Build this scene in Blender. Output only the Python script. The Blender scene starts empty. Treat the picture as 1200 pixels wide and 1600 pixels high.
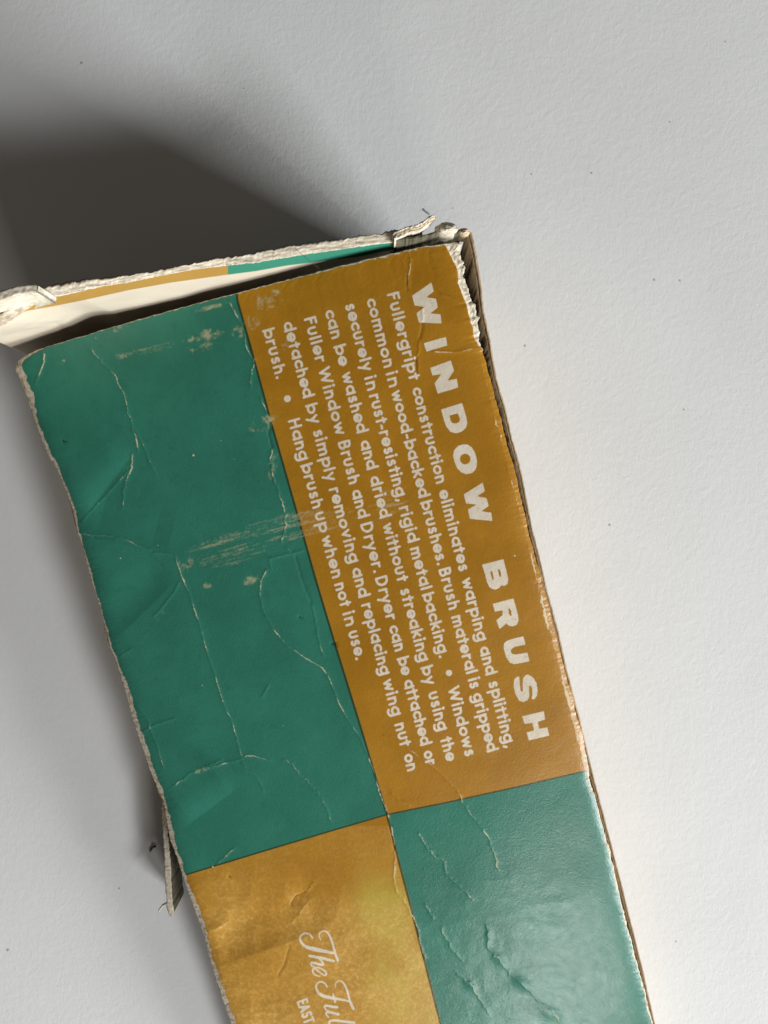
import bpy, math
import numpy as np

# ------------------------------------------------------------------ frame, camera, light, exposure
scene = bpy.context.scene
F_PX, D_CAM = 1202.0, 220.0          # focal length in photo pixels, camera height over the table in mm
cam_d = bpy.data.cameras.new("camera")
cam_d.sensor_fit = 'VERTICAL'; cam_d.sensor_height = 36.0; cam_d.sensor_width = 27.0
cam_d.lens = F_PX / 1600.0 * 36.0
cam_d.clip_start = 0.005; cam_d.clip_end = 50.0
cam = bpy.data.objects.new("camera", cam_d); scene.collection.objects.link(cam)
cam.location = (0, 0, D_CAM / 1000.0)
scene.camera = cam

world = bpy.data.worlds.new("World"); scene.world = world; world.use_nodes = True
bg = world.node_tree.nodes["Background"]
bg.inputs[0].default_value = (1.0, 0.92, 0.80, 1); bg.inputs[1].default_value = 0.070

def area_lamp(name, az, el, dist, w, h, power, col):
    a, e = math.radians(az), math.radians(el)
    d = bpy.data.lights.new(name, 'AREA'); d.shape = 'RECTANGLE'; d.size = w; d.size_y = h
    d.energy = power; d.color = col
    o = bpy.data.objects.new(name, d); scene.collection.objects.link(o)
    p = np.array([math.cos(e) * math.cos(a), -math.cos(e) * math.sin(a), math.sin(e)]) * dist
    o.location = p
    import mathutils
    o.rotation_euler = mathutils.Vector(-p).to_track_quat('-Z', 'Y').to_euler()
    return o
area_lamp("window_light", 32.8, 9.9, 2.20, 0.497, 0.872, 77.0, (0.95, 0.99, 1.0))
area_lamp("ceiling_light", 46.0, 36.0, 2.20, 0.53, 0.34, 29.5, (0.96, 0.98, 1.0))
area_lamp("reading_light", 75.0, 30.0, 0.62, 0.085, 0.07, 0.62, (1.0, 0.98, 0.95))

vs = scene.view_settings
scene.display_settings.display_device = 'sRGB'
vs.view_transform = 'Standard'; vs.look = 'None'; vs.exposure = 0.0; vs.gamma = 1.0
vs.use_curve_mapping = False

# ------------------------------------------------------------------ helpers
rng = np.random.default_rng(7)
def un(px, py, h):
    """a photo pixel and a height over the table (mm) -> metres"""
    px, py, h = np.broadcast_arrays(np.asarray(px, float), np.asarray(py, float), np.asarray(h, float))
    k = (D_CAM - h) / F_PX
    return np.stack([(px - 600) * k, -(py - 800) * k, h], -1) / 1000.0
def proj(P):
    P = P * 1000.0
    k = F_PX / (D_CAM - P[..., 2])
    return 600 + P[..., 0] * k, 800 - P[..., 1] * k

def make_mesh(name, verts, quads, mat, parent=None, attrs=None, smooth=True, tris=None):
    verts = np.asarray(verts, np.float32).reshape(-1, 3)
    quads = np.asarray(quads, np.int32).reshape(-1, 4)
    me = bpy.data.meshes.new(name)
    nq = len(quads); nt = 0 if tris is None else len(tris)
    me.vertices.add(len(verts)); me.vertices.foreach_set("co", verts.ravel())
    loops = quads.ravel()
    starts = np.arange(nq) * 4; 
    if nt:
        tris = np.asarray(tris, np.int32).reshape(-1, 3)
        starts = np.concatenate([starts, nq * 4 + np.arange(nt) * 3]); loops = np.concatenate([loops, tris.ravel()])
    me.loops.add(len(loops)); me.loops.foreach_set("vertex_index", loops.astype(np.int32))
    me.polygons.add(nq + nt); me.polygons.foreach_set("loop_start", starts.astype(np.int32))
    me.update(calc_edges=True); me.validate()
    me.polygons.foreach_set("use_smooth", np.full(len(me.polygons), smooth))
    if attrs:
        for k, v in attrs.items():
            a = me.attributes.new(k, 'FLOAT', 'POINT'); a.data.foreach_set("value", np.asarray(v, np.float32).ravel())
    me.materials.append(mat)
    o = bpy.data.objects.new(name, me); scene.collection.objects.link(o)
    if parent is not None: o.parent = parent
    return o

def grid_quads(nr, nc, off=0, flip=False):
    i = np.arange(nr - 1)[:, None] * nc + np.arange(nc - 1)[None]
    q = np.stack([i, i + 1, i + nc + 1, i + nc], -1).reshape(-1, 4) + off
    return q[:, ::-1] if flip else q

def vnoise(shape, cell, seed, ax=None):
    """smooth value noise on a raster; cell = feature size in px (cy, cx)"""
    r = np.random.default_rng(seed)
    cy, cx = cell if isinstance(cell, tuple) else (cell, cell)
    H, W = shape
    g = r.uniform(-1, 1, (int(H / cy) + 4, int(W / cx) + 4))
    def samp(n, c, m):
        t = np.arange(n) / c; i = t.astype(int); f = t - i; f = f * f * (3 - 2 * f); return i, f
    iy, fy = samp(H, cy, 0); ix, fx = samp(W, cx, 0)
    a = g[iy][:, ix] * (1 - fx) + g[iy][:, ix + 1] * fx
    b = g[iy + 1][:, ix] * (1 - fx) + g[iy + 1][:, ix + 1] * fx
    return a * (1 - fy[:, None]) + b * fy[:, None]
def noise1(n, cell, seed):
    r = np.random.default_rng(seed); g = r.uniform(-1, 1, int(n / cell) + 4)
    t = np.arange(n) / cell; i = t.astype(int); f = t - i; f = f * f * (3 - 2 * f)
    return g[i] * (1 - f) + g[i + 1] * f

# ------------------------------------------------------------------ materials
def new_mat(name):
    m = bpy.data.materials.new(name); m.use_nodes = True
    nt = m.node_tree; nt.nodes.clear()
    out = nt.nodes.new('ShaderNodeOutputMaterial'); b = nt.nodes.new('ShaderNodeBsdfPrincipled')
    nt.links.new(b.outputs[0], out.inputs[0])
    return m, nt, b
class G:
    def __init__(s, nt): s.nt = nt
    def lk(s, v, sock):
        if hasattr(v, 'is_output'): s.nt.links.new(v, sock)
        elif v is not None:
            if sock.type == 'RGBA' and not hasattr(v, '__len__'): v = (v, v, v, 1)
            sock.default_value = v
    def m(s, op, a, b=None, c=None, clamp=False):
        n = s.nt.nodes.new('ShaderNodeMath'); n.operation = op; n.use_clamp = clamp
        for i, v in enumerate((a, b, c)): s.lk(v, n.inputs[i])
        return n.outputs[0]
    def attr(s, name):
        n = s.nt.nodes.new('ShaderNodeAttribute'); n.attribute_name = name; return n.outputs['Fac']
    def noise(s, scale, detail=2, rough=.5, vec=None, dist=0):
        n = s.nt.nodes.new('ShaderNodeTexNoise'); n.inputs['Scale'].default_value = scale
        n.inputs['Detail'].default_value = detail; n.inputs['Roughness'].default_value = rough; n.inputs['Distortion'].default_value = dist
        if vec is None: vec = s.obj()
        s.nt.links.new(vec, n.inputs['Vector']); return n.outputs['Fac']
    def obj(s):
        n = s.nt.nodes.new('ShaderNodeTexCoord'); return n.outputs['Object']
    def mapped(s, scale, rot=(0, 0, 0)):
        n = s.nt.nodes.new('ShaderNodeMapping'); n.inputs['Scale'].default_value = scale; n.inputs['Rotation'].default_value = rot
        s.nt.links.new(s.obj(), n.inputs['Vector']); return n.outputs[0]
    def mix(s, f, a, b, mode='MIX'):
        n = s.nt.nodes.new('ShaderNodeMix'); n.data_type = 'RGBA'; n.blend_type = mode
        s.lk(f, n.inputs[0])
        for v, k in ((a, 6), (b, 7)):
            s.lk(v if hasattr(v, 'is_output') else tuple(v) + ((1,) if len(v) == 3 else ()), n.inputs[k])
        return n.outputs[2]
    def ramp(s, f, lo, hi):
        n = s.nt.nodes.new('ShaderNodeMapRange'); n.interpolation_type = 'SMOOTHSTEP'
        s.lk(f, n.inputs[0]); n.inputs[1].default_value = lo; n.inputs[2].default_value = hi
        return n.outputs[0]
    def bump(s, h, strength, dist, nrm=None):
        n = s.nt.nodes.new('ShaderNodeBump'); n.inputs['Strength'].default_value = strength; n.inputs['Distance'].default_value = dist
        s.nt.links.new(h, n.inputs['Height'])
        if nrm is not None: s.nt.links.new(nrm, n.inputs['Normal'])
        return n.outputs[0]

GREEN = (0.030, 0.215, 0.140); GOLD = (0.335, 0.175, 0.024); PAPER = (0.66, 0.55, 0.40)
INK = (0.72, 0.63, 0.50)

def mat_print():
    m, nt, b = new_mat("printed_card"); g = G(nt)
    c, h = g.attr('a_c'), g.attr('a_h')
    n1 = g.noise(420, 4, .6); n2 = g.noise(70, 3, .55); n3 = g.noise(2200, 2, .6)
    # quadrants
    cc = g.m('MULTIPLY', c, 1.2); cc = g.m('MINIMUM', g.m('MAXIMUM', cc, -1), 1)
    hh = g.m('MULTIPLY', h, 1.2); hh = g.m('MINIMUM', g.m('MAXIMUM', hh, -1), 1)
    gm = g.m('MULTIPLY_ADD', g.m('MULTIPLY', cc, hh), .5, .5)
    gold = g.mix(g.ramp(n2, .3, .7), (0.340, 0.150, 0.007), (0.395, 0.182, 0.012))
    gold = g.mix(g.m('MULTIPLY', g.ramp(n1, .45, .75), .35), gold, (0.29, 0.128, 0.006))
    stain = g.m('MULTIPLY', g.attr('a_stain'), g.m('MULTIPLY_ADD', n1, .8, .5))
    gold = g.mix(g.m('MULTIPLY', stain, 1.0, clamp=True), gold, (0.40, 0.290, 0.032))
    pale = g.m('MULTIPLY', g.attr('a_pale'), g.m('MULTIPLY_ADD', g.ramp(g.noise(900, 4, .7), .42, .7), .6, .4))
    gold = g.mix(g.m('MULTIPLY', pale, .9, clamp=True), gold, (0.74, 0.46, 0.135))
    green = g.mix(g.ramp(n2, .3, .7), (0.024, 0.150, 0.101), (0.030, 0.177, 0.120))
    green = g.mix(g.m('MULTIPLY', g.ramp(n1, .5, .8), .5), green, (0.017, 0.120, 0.080))
    col = g.mix(gm, gold, green)
    # dark overprint line where the two inks meet
    l1 = g.ramp(g.m('ABSOLUTE', g.m('ADD', c, 1.6)), 2.5, 1.0)
    l2 = g.ramp(g.m('ABSOLUTE', g.m('ADD', h, 0.6)), 1.9, .6)
    col = g.mix(g.m('MULTIPLY', g.m('MAXIMUM', l1, l2), .88), col, (0.022, 0.032, 0.008))
    # lettering: bare card showing through
    lt = g.m('MULTIPLY', g.ramp(g.m('ADD', g.attr('a_ink'), g.m('MULTIPLY_ADD', n3, 1.2, -.6)), .75, -.75), g.m('SUBTRACT', 1.0, g.m('MULTIPLY', g.ramp(g.noise(650, 4, .7), .60, .72), .45)))
    ink = g.mix(g.ramp(n1, .3, .7), (0.66, 0.57, 0.44), INK)
    col = g.mix(lt, col, ink)
    # scuffs, cracks and rubbed edges
    sc = g.m('MULTIPLY', g.attr('a_scuff'), 1.0)
    n4 = g.noise(1500, 3, .7)
    scm = g.ramp(g.m('ADD', sc, g.m('MULTIPLY_ADD', n4, .9, -.45)), .32, .95)
    col = g.mix(g.m('MULTIPLY', scm, .62), col, (0.47, 0.42, 0.24))
    cr = g.attr('a_crack')
    crm = g.ramp(g.m('ADD', cr, g.m('MULTIPLY_ADD', n4, 2.4, -1.2)), -.5, .7)
    col = g.mix(g.m('MULTIPLY', crm, .85), col, (0.66, 0.56, 0.36))
    dk = g.ramp(g.attr('a_dark'), -.6, .6)
    col = g.mix(g.m('MULTIPLY', dk, .75), col, (0.018, 0.022, 0.010))
    ed = g.attr('a_edge')
    edm = g.ramp(g.m('ADD', ed, g.m('MULTIPLY_ADD', n4, 3.0, -1.5)), -.6, .6)
    dirt = g.mix(g.ramp(g.noise(1100, 4, .65), .44, .66), (0.64, 0.56, 0.43), (0.33, 0.27, 0.20))
    col = g.mix(edm, col, dirt)
    nt.links.new(col, b.inputs['Base Color'])
    worn = g.m('MAXIMUM', g.m('MAXIMUM', edm, crm), g.m('MULTIPLY', scm, .6))
    nt.links.new(g.m('MULTIPLY_ADD', worn, .45, g.m('MULTIPLY_ADD', n1, .16, .235)), b.inputs['Roughness'])
    b.inputs['IOR'].default_value = 1.48
    bh = g.m('ADD', g.m('MULTIPLY', g.noise(1300, 3, .65), 1.0), g.m('MULTIPLY', n3, .5))
    nt.links.new(g.bump(bh, .35, .00012), b.inputs['Normal'])
    return m

def mat_board(name, c0, c1, scale=900, rough=.85, bump=.6, streak=None):
    m, nt, b = new_mat(name); g = G(nt)
    vec = None if streak is None else g.mapped(streak)
    n = g.noise(scale, 4, .65, vec)
    col = g.mix(g.ramp(n, .3, .7), c0, c1)
    nt.links.new(col, b.inputs['Base Color']); b.inputs['Roughness'].default_value = rough
    b.inputs['Specular IOR Level'].default_value = .25
    nt.links.new(g.bump(g.noise(scale * 1.6, 4, .7), bump, .0002), b.inputs['Normal'])
    return m

def mat_end():
    """end wall: torn white fibre on top, a printed band, raw cream liner below"""
    m, nt, b = new_mat("end_wall_card"); g = G(nt)
    n = g.noise(700, 4, .65)
    sv = g.mapped((.12, 1, 1), (0, 0, .22))
    torn = g.mix(g.ramp(g.noise(1100, 4, .6, sv), .35, .65), (0.46, 0.385, 0.285), (0.67, 0.59, 0.465))
    torn = g.mix(g.m('MULTIPLY', g.ramp(g.noise(1500, 3, .7, sv), .50, .68), .75), torn, (0.30, 0.25, 0.19))
    gg = g.ramp(g.attr('a_split'), -1.2, 1.2)
    band = g.mix(gg, (0.36, 0.20, 0.040), (0.030, 0.20, 0.13))
    liner = g.mix(g.ramp(g.noise(120, 3, .5), .3, .7), (0.54, 0.465, 0.36), (0.58, 0.505, 0.395))
    col = g.mix(g.ramp(g.attr('a_band'), -.8, .8), band, liner)
    tm = g.ramp(g.m('ADD', g.attr('a_torn'), g.m('MULTIPLY_ADD', g.noise(1500, 3, .7), 5.0, -2.5)), -.8, .8)
    col = g.mix(tm, col, torn)
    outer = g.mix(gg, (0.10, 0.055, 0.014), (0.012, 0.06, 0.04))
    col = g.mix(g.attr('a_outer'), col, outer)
    nt.links.new(col, b.inputs['Base Color']); b.inputs['Roughness'].default_value = .75
    b.inputs['Specular IOR Level'].default_value = .3
    bs = g.bump(g.m('MULTIPLY', g.noise(1500, 4, .65, g.mapped((.3, 1, 1), (0, 0, .2))), g.m('MULTIPLY_ADD', tm, .9, .1)), .22, .0003)
    nt.links.new(bs, b.inputs['Normal'])
    return m

SPECKS = [(127, 98, 1.9), (1022, 437, 2.0), (1062, 438, 1.8), (1046, 190, 1.4), (924, 270, 1.7), (830, 272, 1.5),
          (820, 540, 2.0), (952, 820, 1.9), (1068, 640, 1.6), (1133, 65, 1.3), (707, 325, 1.3), (1056, 1471, 1.6),
          (12, 1484, 2.2), (262, 1385, 1.4), (186, 1388, 1.6), (381, 138, 1.1)]
def mat_table():
    m, nt, b = new_mat("painted_tabletop"); g = G(nt)
    n = g.noise(14, 4, .55)
    col = g.mix(g.ramp(n, .3, .7), (0.745, 0.745, 0.735), (0.785, 0.785, 0.775))
    col = g.mix(g.m('MULTIPLY', g.ramp(g.noise(480, 4, .7), .60, .78), .12), col, (0.45, 0.44, 0.42))
    co = g.obj(); sep = None
    tot = None
    wob = g.m('MULTIPLY_ADD', g.noise(2600, 2, .6), .0005, -.00025)
    for (px, py, r) in SPECKS:
        p = un(px, py, 0)
        d = nt.nodes.new('ShaderNodeVectorMath'); d.operation = 'DISTANCE'
        nt.links.new(co, d.inputs[0]); d.inputs[1].default_value = tuple(p)
        rr = r * D_CAM / F_PX / 1000
        f = g.ramp(g.m('ADD', d.outputs['Value'], wob), rr * 1.25, rr * .75)
        tot = f if tot is None else g.m('MAXIMUM', tot, f)
    col = g.mix(g.m('MULTIPLY', tot, .6), col, (0.16, 0.16, 0.17))
    nt.links.new(col, b.inputs['Base Color']); b.inputs['Roughness'].default_value = .62
    b.inputs['Specular IOR Level'].default_value = .3
    h1 = g.noise(520, 3, .6, dist=.4); h2 = g.noise(1500, 3, .6, g.mapped((1, .45, 1), (0, 0, .9)))
    hh = g.m('ADD', g.m('MULTIPLY', h1, .8), g.m('MULTIPLY', h2, .35))
    hh = g.m('ADD', hh, g.m('MULTIPLY', g.noise(90, 2, .5), .7))
    nt.links.new(g.bump(hh, .37, .00020), b.inputs['Normal'])
    return m

M_PRINT = mat_print()
M_BOARD = mat_board("raw_board", (0.30, 0.20, 0.11), (0.42, 0.30, 0.17))
M_PLY = mat_board("layered_board_edge", (0.33, 0.23, 0.14), (0.62, 0.50, 0.34), 1200)
M_TORN = mat_board("torn_paper_fibre", (0.47, 0.40, 0.30), (0.69, 0.62, 0.50), 900, .9, .4)
M_SIDE = mat_board("tan_side_board", (0.36, 0.26, 0.16), (0.52, 0.40, 0.27), 500, .8, .25, (1, .25, 1))
M_SHADE = mat_board("shade_toned_board", (0.085, 0.078, 0.05), (0.13, 0.118, 0.078))  # board darkened in colour to stand in for shade on inner faces
M_HAIR = mat_board("dark_fibre", (0.03, 0.025, 0.02), (0.06, 0.05, 0.04), 900, .5, .1)
M_LINT = mat_board("grey_lint", (0.05, 0.055, 0.065), (0.12, 0.125, 0.14), 2500, .9, .5)
M_TABLE = mat_table()

# ------------------------------------------------------------------ the setting
S = 1.5
tab = make_mesh("table_surface", [(-S, -S, 0), (S, -S, 0), (S, S, 0), (-S, S, 0)], [(0, 1, 2, 3)], M_TABLE)
tab["kind"] = "structure"; tab["label"] = "white finely textured tabletop under the carton"

# ------------------------------------------------------------------ the carton
box = bpy.data.objects.new("cardboard_box", None); scene.collection.objects.link(box)
box["label"] = "worn green and gold window brush carton with torn open end, lying on the white table"
box["category"] = "box"

# outline of the top panel in photo pixels
LX = np.array([(552, 56), (556, 40), (561, 28), (572, 23), (579, 27), (608, 39), (640, 50), (669, 60), (708, 76), (729, 88), (763, 101),
    (795, 112), (826, 119), (855, 129), (900, 142), (942, 155), (960, 160), (1010, 171), (1031, 180), (1055, 187), (1081, 196), (1110, 204),
    (1136, 212), (1165, 223), (1197, 233), (1231, 246), (1249, 253), (1273, 258), (1305, 265), (1336, 276), (1363, 284), (1384, 291),
    (1409, 300), (1432, 308), (1460, 317), (1513, 333), (1560, 347), (1597, 360), (1860, 442)], float)
RX = np.array([(373, 708), (376, 717), (395, 721), (420, 724), (450, 731), (470, 738), (490, 743), (520, 749), (545, 753), (597, 767), (653, 782),
    (703, 795), (744, 806), (797, 819), (827, 825), (867, 836), (914, 848), (986, 867), (1049, 883), (1108, 899), (1158, 912), (1214, 921),
    (1230, 925), (1277, 938), (1327, 952), (1374, 963), (1432, 976), (1492, 992), (1545, 1006), (1597, 1019), (1710, 1046)], float)
# heights over the table at the panel's corners, mm (inverse depth is linear across a flat sheet)
W_A, W_B, W_C, W_D = (1 / (D_CAM - h) for h in (34.0, 55.0, 7.0, 8.0))
H_R, W_R = 1900, 1200      # raster for the print and relief, 1 px = 1 photo px

def poly_field(out, pts, width, maxd=8.0, mode='max', taper=True):
    """raise out to (width - distance) along a polyline"""
    pts = np.asarray(pts, float); n = len(pts) - 1
    wd = np.broadcast_to(np.asarray(width, float), (n + 1,)).copy()
    if taper and np.ndim(width) == 0:
        wd[0] *= .4; wd[-1] *= .3
    for i in range(n):
        (x0, y0), (x1, y1) = pts[i], pts[i + 1]
        a, b = int(max(0, min(x0, x1) - maxd)), int(min(W_R, max(x0, x1) + maxd + 2))
        c, d = int(max(0, min(y0, y1) - maxd)), int(min(H_R, max(y0, y1) + maxd + 2))
        if a >= b or c >= d: continue
        X, Y = np.meshgrid(np.arange(a, b), np.arange(c, d))
        dx, dy = x1 - x0, y1 - y0; L2 = dx * dx + dy * dy + 1e-9
        t = np.clip(((X - x0) * dx + (Y - y0) * dy) / L2, 0, 1)
        dist = np.hypot(X - x0 - t * dx, Y - y0 - t * dy)
        out[c:d, a:b] = np.maximum(out[c:d, a:b], wd[i] * (1 - t) + wd[i + 1] * t - dist)

def rough_line(pts, amp, step=4.0, seed=0):
    pts = np.asarray(pts, float); seg = np.hypot(*np.diff(pts, axis=0).T); s = np.concatenate([[0], np.cumsum(seg)])
    n = max(2, int(s[-1] / step)); u = np.linspace(0, s[-1], n + 1)
    x = np.interp(u, s, pts[:, 0]); y = np.interp(u, s, pts[:, 1])
    r = np.random.default_rng(seed); j = r.normal(0, amp, (n + 1, 2)); j[0] = j[-1] = 0
    return np.stack([x, y], 1) + j

# ---- lettering -----------------------------------------------------------
def arc(cx, cy, rx, ry, a0, a1, n=14):
    a = np.radians(np.linspace(a0, a1, n)); return [(cx + rx * math.cos(t), cy + ry * math.sin(t)) for t in a]
# geometric sans, x height 1, ascender 1.47; each glyph: (advance, [strokes])
R = .375; A_ = 1.33
def ring(cx): return arc(cx, .5, R, R, 0, 360, 22)
GL = {
 'a': (1.0, [ring(.5), [(.86, .98), (.86, .0)]]), 'b': (1.0, [ring(.54), [(.17, A_), (.17, .0)]]),
 'c': (.82, [arc(.5, .5, R, R, 48, 312)]), 'd': (1.0, [ring(.48), [(.85, A_), (.85, .0)]]),
 'e': (.95, [arc(.49, .5, R, R + .02, 8, 315, 20), [(.16, .46), (.87, .46)]]),
 'g': (1.0, [ring(.48), [(.85, .98), (.85, -.1)], arc(.5, -.1, .35, .28, 0, -150)]),
 'h': (.9, [[(.17, A_), (.17, .04)], arc(.45, .56, .28, .3, 180, 0), [(.73, .56), (.73, .04)]]),
 'i': (.34, [[(.17, .9), (.17, .04)], [(.17, 1.3), (.171, 1.3)]]),
 'k': (.88, [[(.17, A_), (.17, .04)], [(.72, .88), (.22, .46)], [(.35, .56), (.76, .05)]]),
 'l': (.34, [[(.17, A_), (.17, .04)]]),
 'm': (1.36, [[(.17, .94), (.17, .04)], arc(.42, .6, .25, .28, 180, 0), [(.67, .6), (.67, .04)], arc(.92, .6, .25, .28, 180, 0), [(1.17, .6), (1.17, .04)]]),
 'n': (.9, [[(.17, .94), (.17, .04)], arc(.45, .56, .28, .32, 180, 0), [(.73, .56), (.73, .04)]]),
 'o': (.98, [ring(.49)]), 'p': (1.0, [ring(.54), [(.17, .96), (.17, -.42)]]),
 'r': (.62, [[(.17, .94), (.17, .04)], arc(.47, .55, .3, .33, 170, 75)]),
 's': (.74, [arc(.38, .7, .2, .2, 40, 235, 9) + arc(.36, .29, .22, .22, 62, -145, 9)]),
 't': (.6, [[(.3, 1.22), (.3, .04)], [(.08, .88), (.54, .88)]]),
 'u': (.9, [[(.17, .94), (.17, .4)], arc(.45, .4, .28, .32, 180, 360), [(.73, .4), (.73, .94)]]),
 'v': (.86, [[(.12, .9), (.43, .1), (.74, .9)]]),
 'w': (1.22, [[(.12, .9), (.36, .1), (.61, .8), (.86, .1), (1.1, .9)]]),
 'y': (.86, [[(.12, .9), (.45, .14)], [(.76, .9), (.3, -.38)]]),
 '-': (.55, [[(.12, .47), (.45, .47)]]), '.': (.36, [[(.18, .1), (.181, .1)]]), ',': (.36, [[(.24, .14), (.12, -.16)]]),
 'F': (.84, [[(.18, A_), (.18, .04)], [(.18, A_ - .04), (.72, A_ - .04)], [(.18, .72), (.64, .72)]]),
 'B': (.98, [[(.18, A_), (.18, .05)], [(.18, A_ - .04), (.45, A_ - .04)] + arc(.48, 1.0, .27, .29, 90, -90, 8) + [(.18, .71)], [(.3, .71), (.48, .71)] + arc(.5, .38, .31, .32, 90, -90, 8) + [(.18, .06)]]),
 'D': (1.16, [[(.18, A_), (.18, .05)], [(.18, A_ - .04), (.4, A_ - .04)] + arc(.42, .68, .53, .62, 90, -90, 14) + [(.18, .06)]]),
 'H': (1.06, [[(.18, A_), (.18, .04)], [(.86, A_), (.86, .04)], [(.18, .72), (.86, .72)]]),
 'W': (1.62, [[(.12, A_), (.46, .12), (.8, 1.2), (1.14, .12), (1.5, A_)]]),
 'E': (.8, [[(.18, 1.33), (.18, .05), (.68, .05)], [(.18, 1.28), (.68, 1.28)], [(.18, .68), (.6, .68)]]),
 'A': (1.05, [[(.1, .04), (.5, 1.3), (.92, .04)], [(.25, .42), (.76, .42)]]),
 'S': (.86, [arc(.42, .98, .25, .32, 30, 240, 9) + arc(.42, .37, .28, .33, 70, -150, 9)]),
 'T': (.86, [[(.43, 1.3), (.43, .04)], [(.06, 1.28), (.8, 1.28)]]),
}
ink = np.full((H_R, W_R), -8.0)     # (half width - distance), px
UPX = np.array((.962, -.272))
LINES = [   # baseline start (x, y), slope dx/dy, words with start and end y
 ((606, 462), .2606, [("Fullergript", 457.5, 594), ("construction", 606, 756), ("eliminates", 766, 893), ("warping", 904, 1002), ("and", 1011, 1055), ("splitting,", 1065, 1168)]),
 ((573, 470), .2687, [("common", 467, 575), ("in", 581, 606), ("wood-backed", 611, 778), ("brushes.", 783, 883), ("Brush", 888, 953), ("materal", 962, 1053), ("is", 1060, 1076), ("gripped", 1084, 1175)]),
 ((540, 478), .267, [("securely", 475, 580), ("in", 588, 611), ("rust-resisting,", 616, 783), ("rigid", 791, 848), ("metal", 855, 922), ("backing.", 927, 1028), ("Windows", 1074, 1182)]),
 ((508, 488), .271, [("can", 485, 530), ("be", 539, 572), ("washed", 582.5, 677), ("and", 689, 734), ("dried", 745, 810), ("without", 818.5, 909), ("streaking", 920, 1034), ("by", 1041, 1070), ("using", 1081, 1142), ("the", 1153, 1189)]),
 ((476, 499), .274, [("Fuller", 496, 566), ("Window", 575, 680), ("Brush", 689, 757), ("and", 766, 810), ("Dryer.", 817, 895), ("Dryer", 901, 969), ("can", 978, 1018), ("be", 1027, 1055), ("attached", 1063, 1165), ("or", 1174, 1195)]),
 ((443, 507), .2786, [("detached", 504, 622), ("by", 631, 662), ("simply", 672, 752), ("removing", 762, 880), ("and", 888, 934), ("replacing", 943, 1055), ("wing", 1062, 1119), ("nut", 1130, 1166), ("on", 1179, 1205)]),
 ((411, 516), .2824, [("brush.", 514, 592), ("Hang", 655, 720), ("brush", 725, 795), ("up", 800, 832), ("when", 838, 904), ("not", 911, 948), ("in", 956, 979), ("use.", 986, 1031)]),
]
XH, HALF = 12.9, 1.86
def put_word(word, bx, by, slope, y0, y1, xh, half, upv=UPX, gap=.12):
    adv = []; x = 0
    for ch in word: adv.append(x); x += GL[ch][0] + gap
    x -= gap
    # the glyphs' leading tilt eats a little of the extent along y
    dirv = np.array((slope, 1.0))
    sc = (y1 - y0 - 2 * 0) / x
    for ch, a in zip(word, adv):
        for st in GL[ch][1]:
            pts = []
            for (gx, gy) in st:
                yy = y0 + (a + gx) * sc
                base = np.array((bx + (yy - by) * slope, yy))
                pts.append(base + upv * gy * xh + np.array((0, .272 * .35 * xh)))
            r = half * (1.28 if len(st) == 2 and abs(st[0][0] - st[1][0]) < .01 and abs(st[0][1] - st[1][1]) < .01 else 1)
            poly_field(ink, pts, r, 9, taper=False)
for (bx, by), sl, words in LINES:
    for w_, y0, y1 in words: put_word(w_, bx, by, sl, y0, y1, XH, HALF)
for (bx, by, r) in ((449, 623, 5.4), (701.5, 1051.5, 4.9)):
    poly_field(ink, [(bx, by), (bx + .1, by)], r, 9, taper=False)
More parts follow.
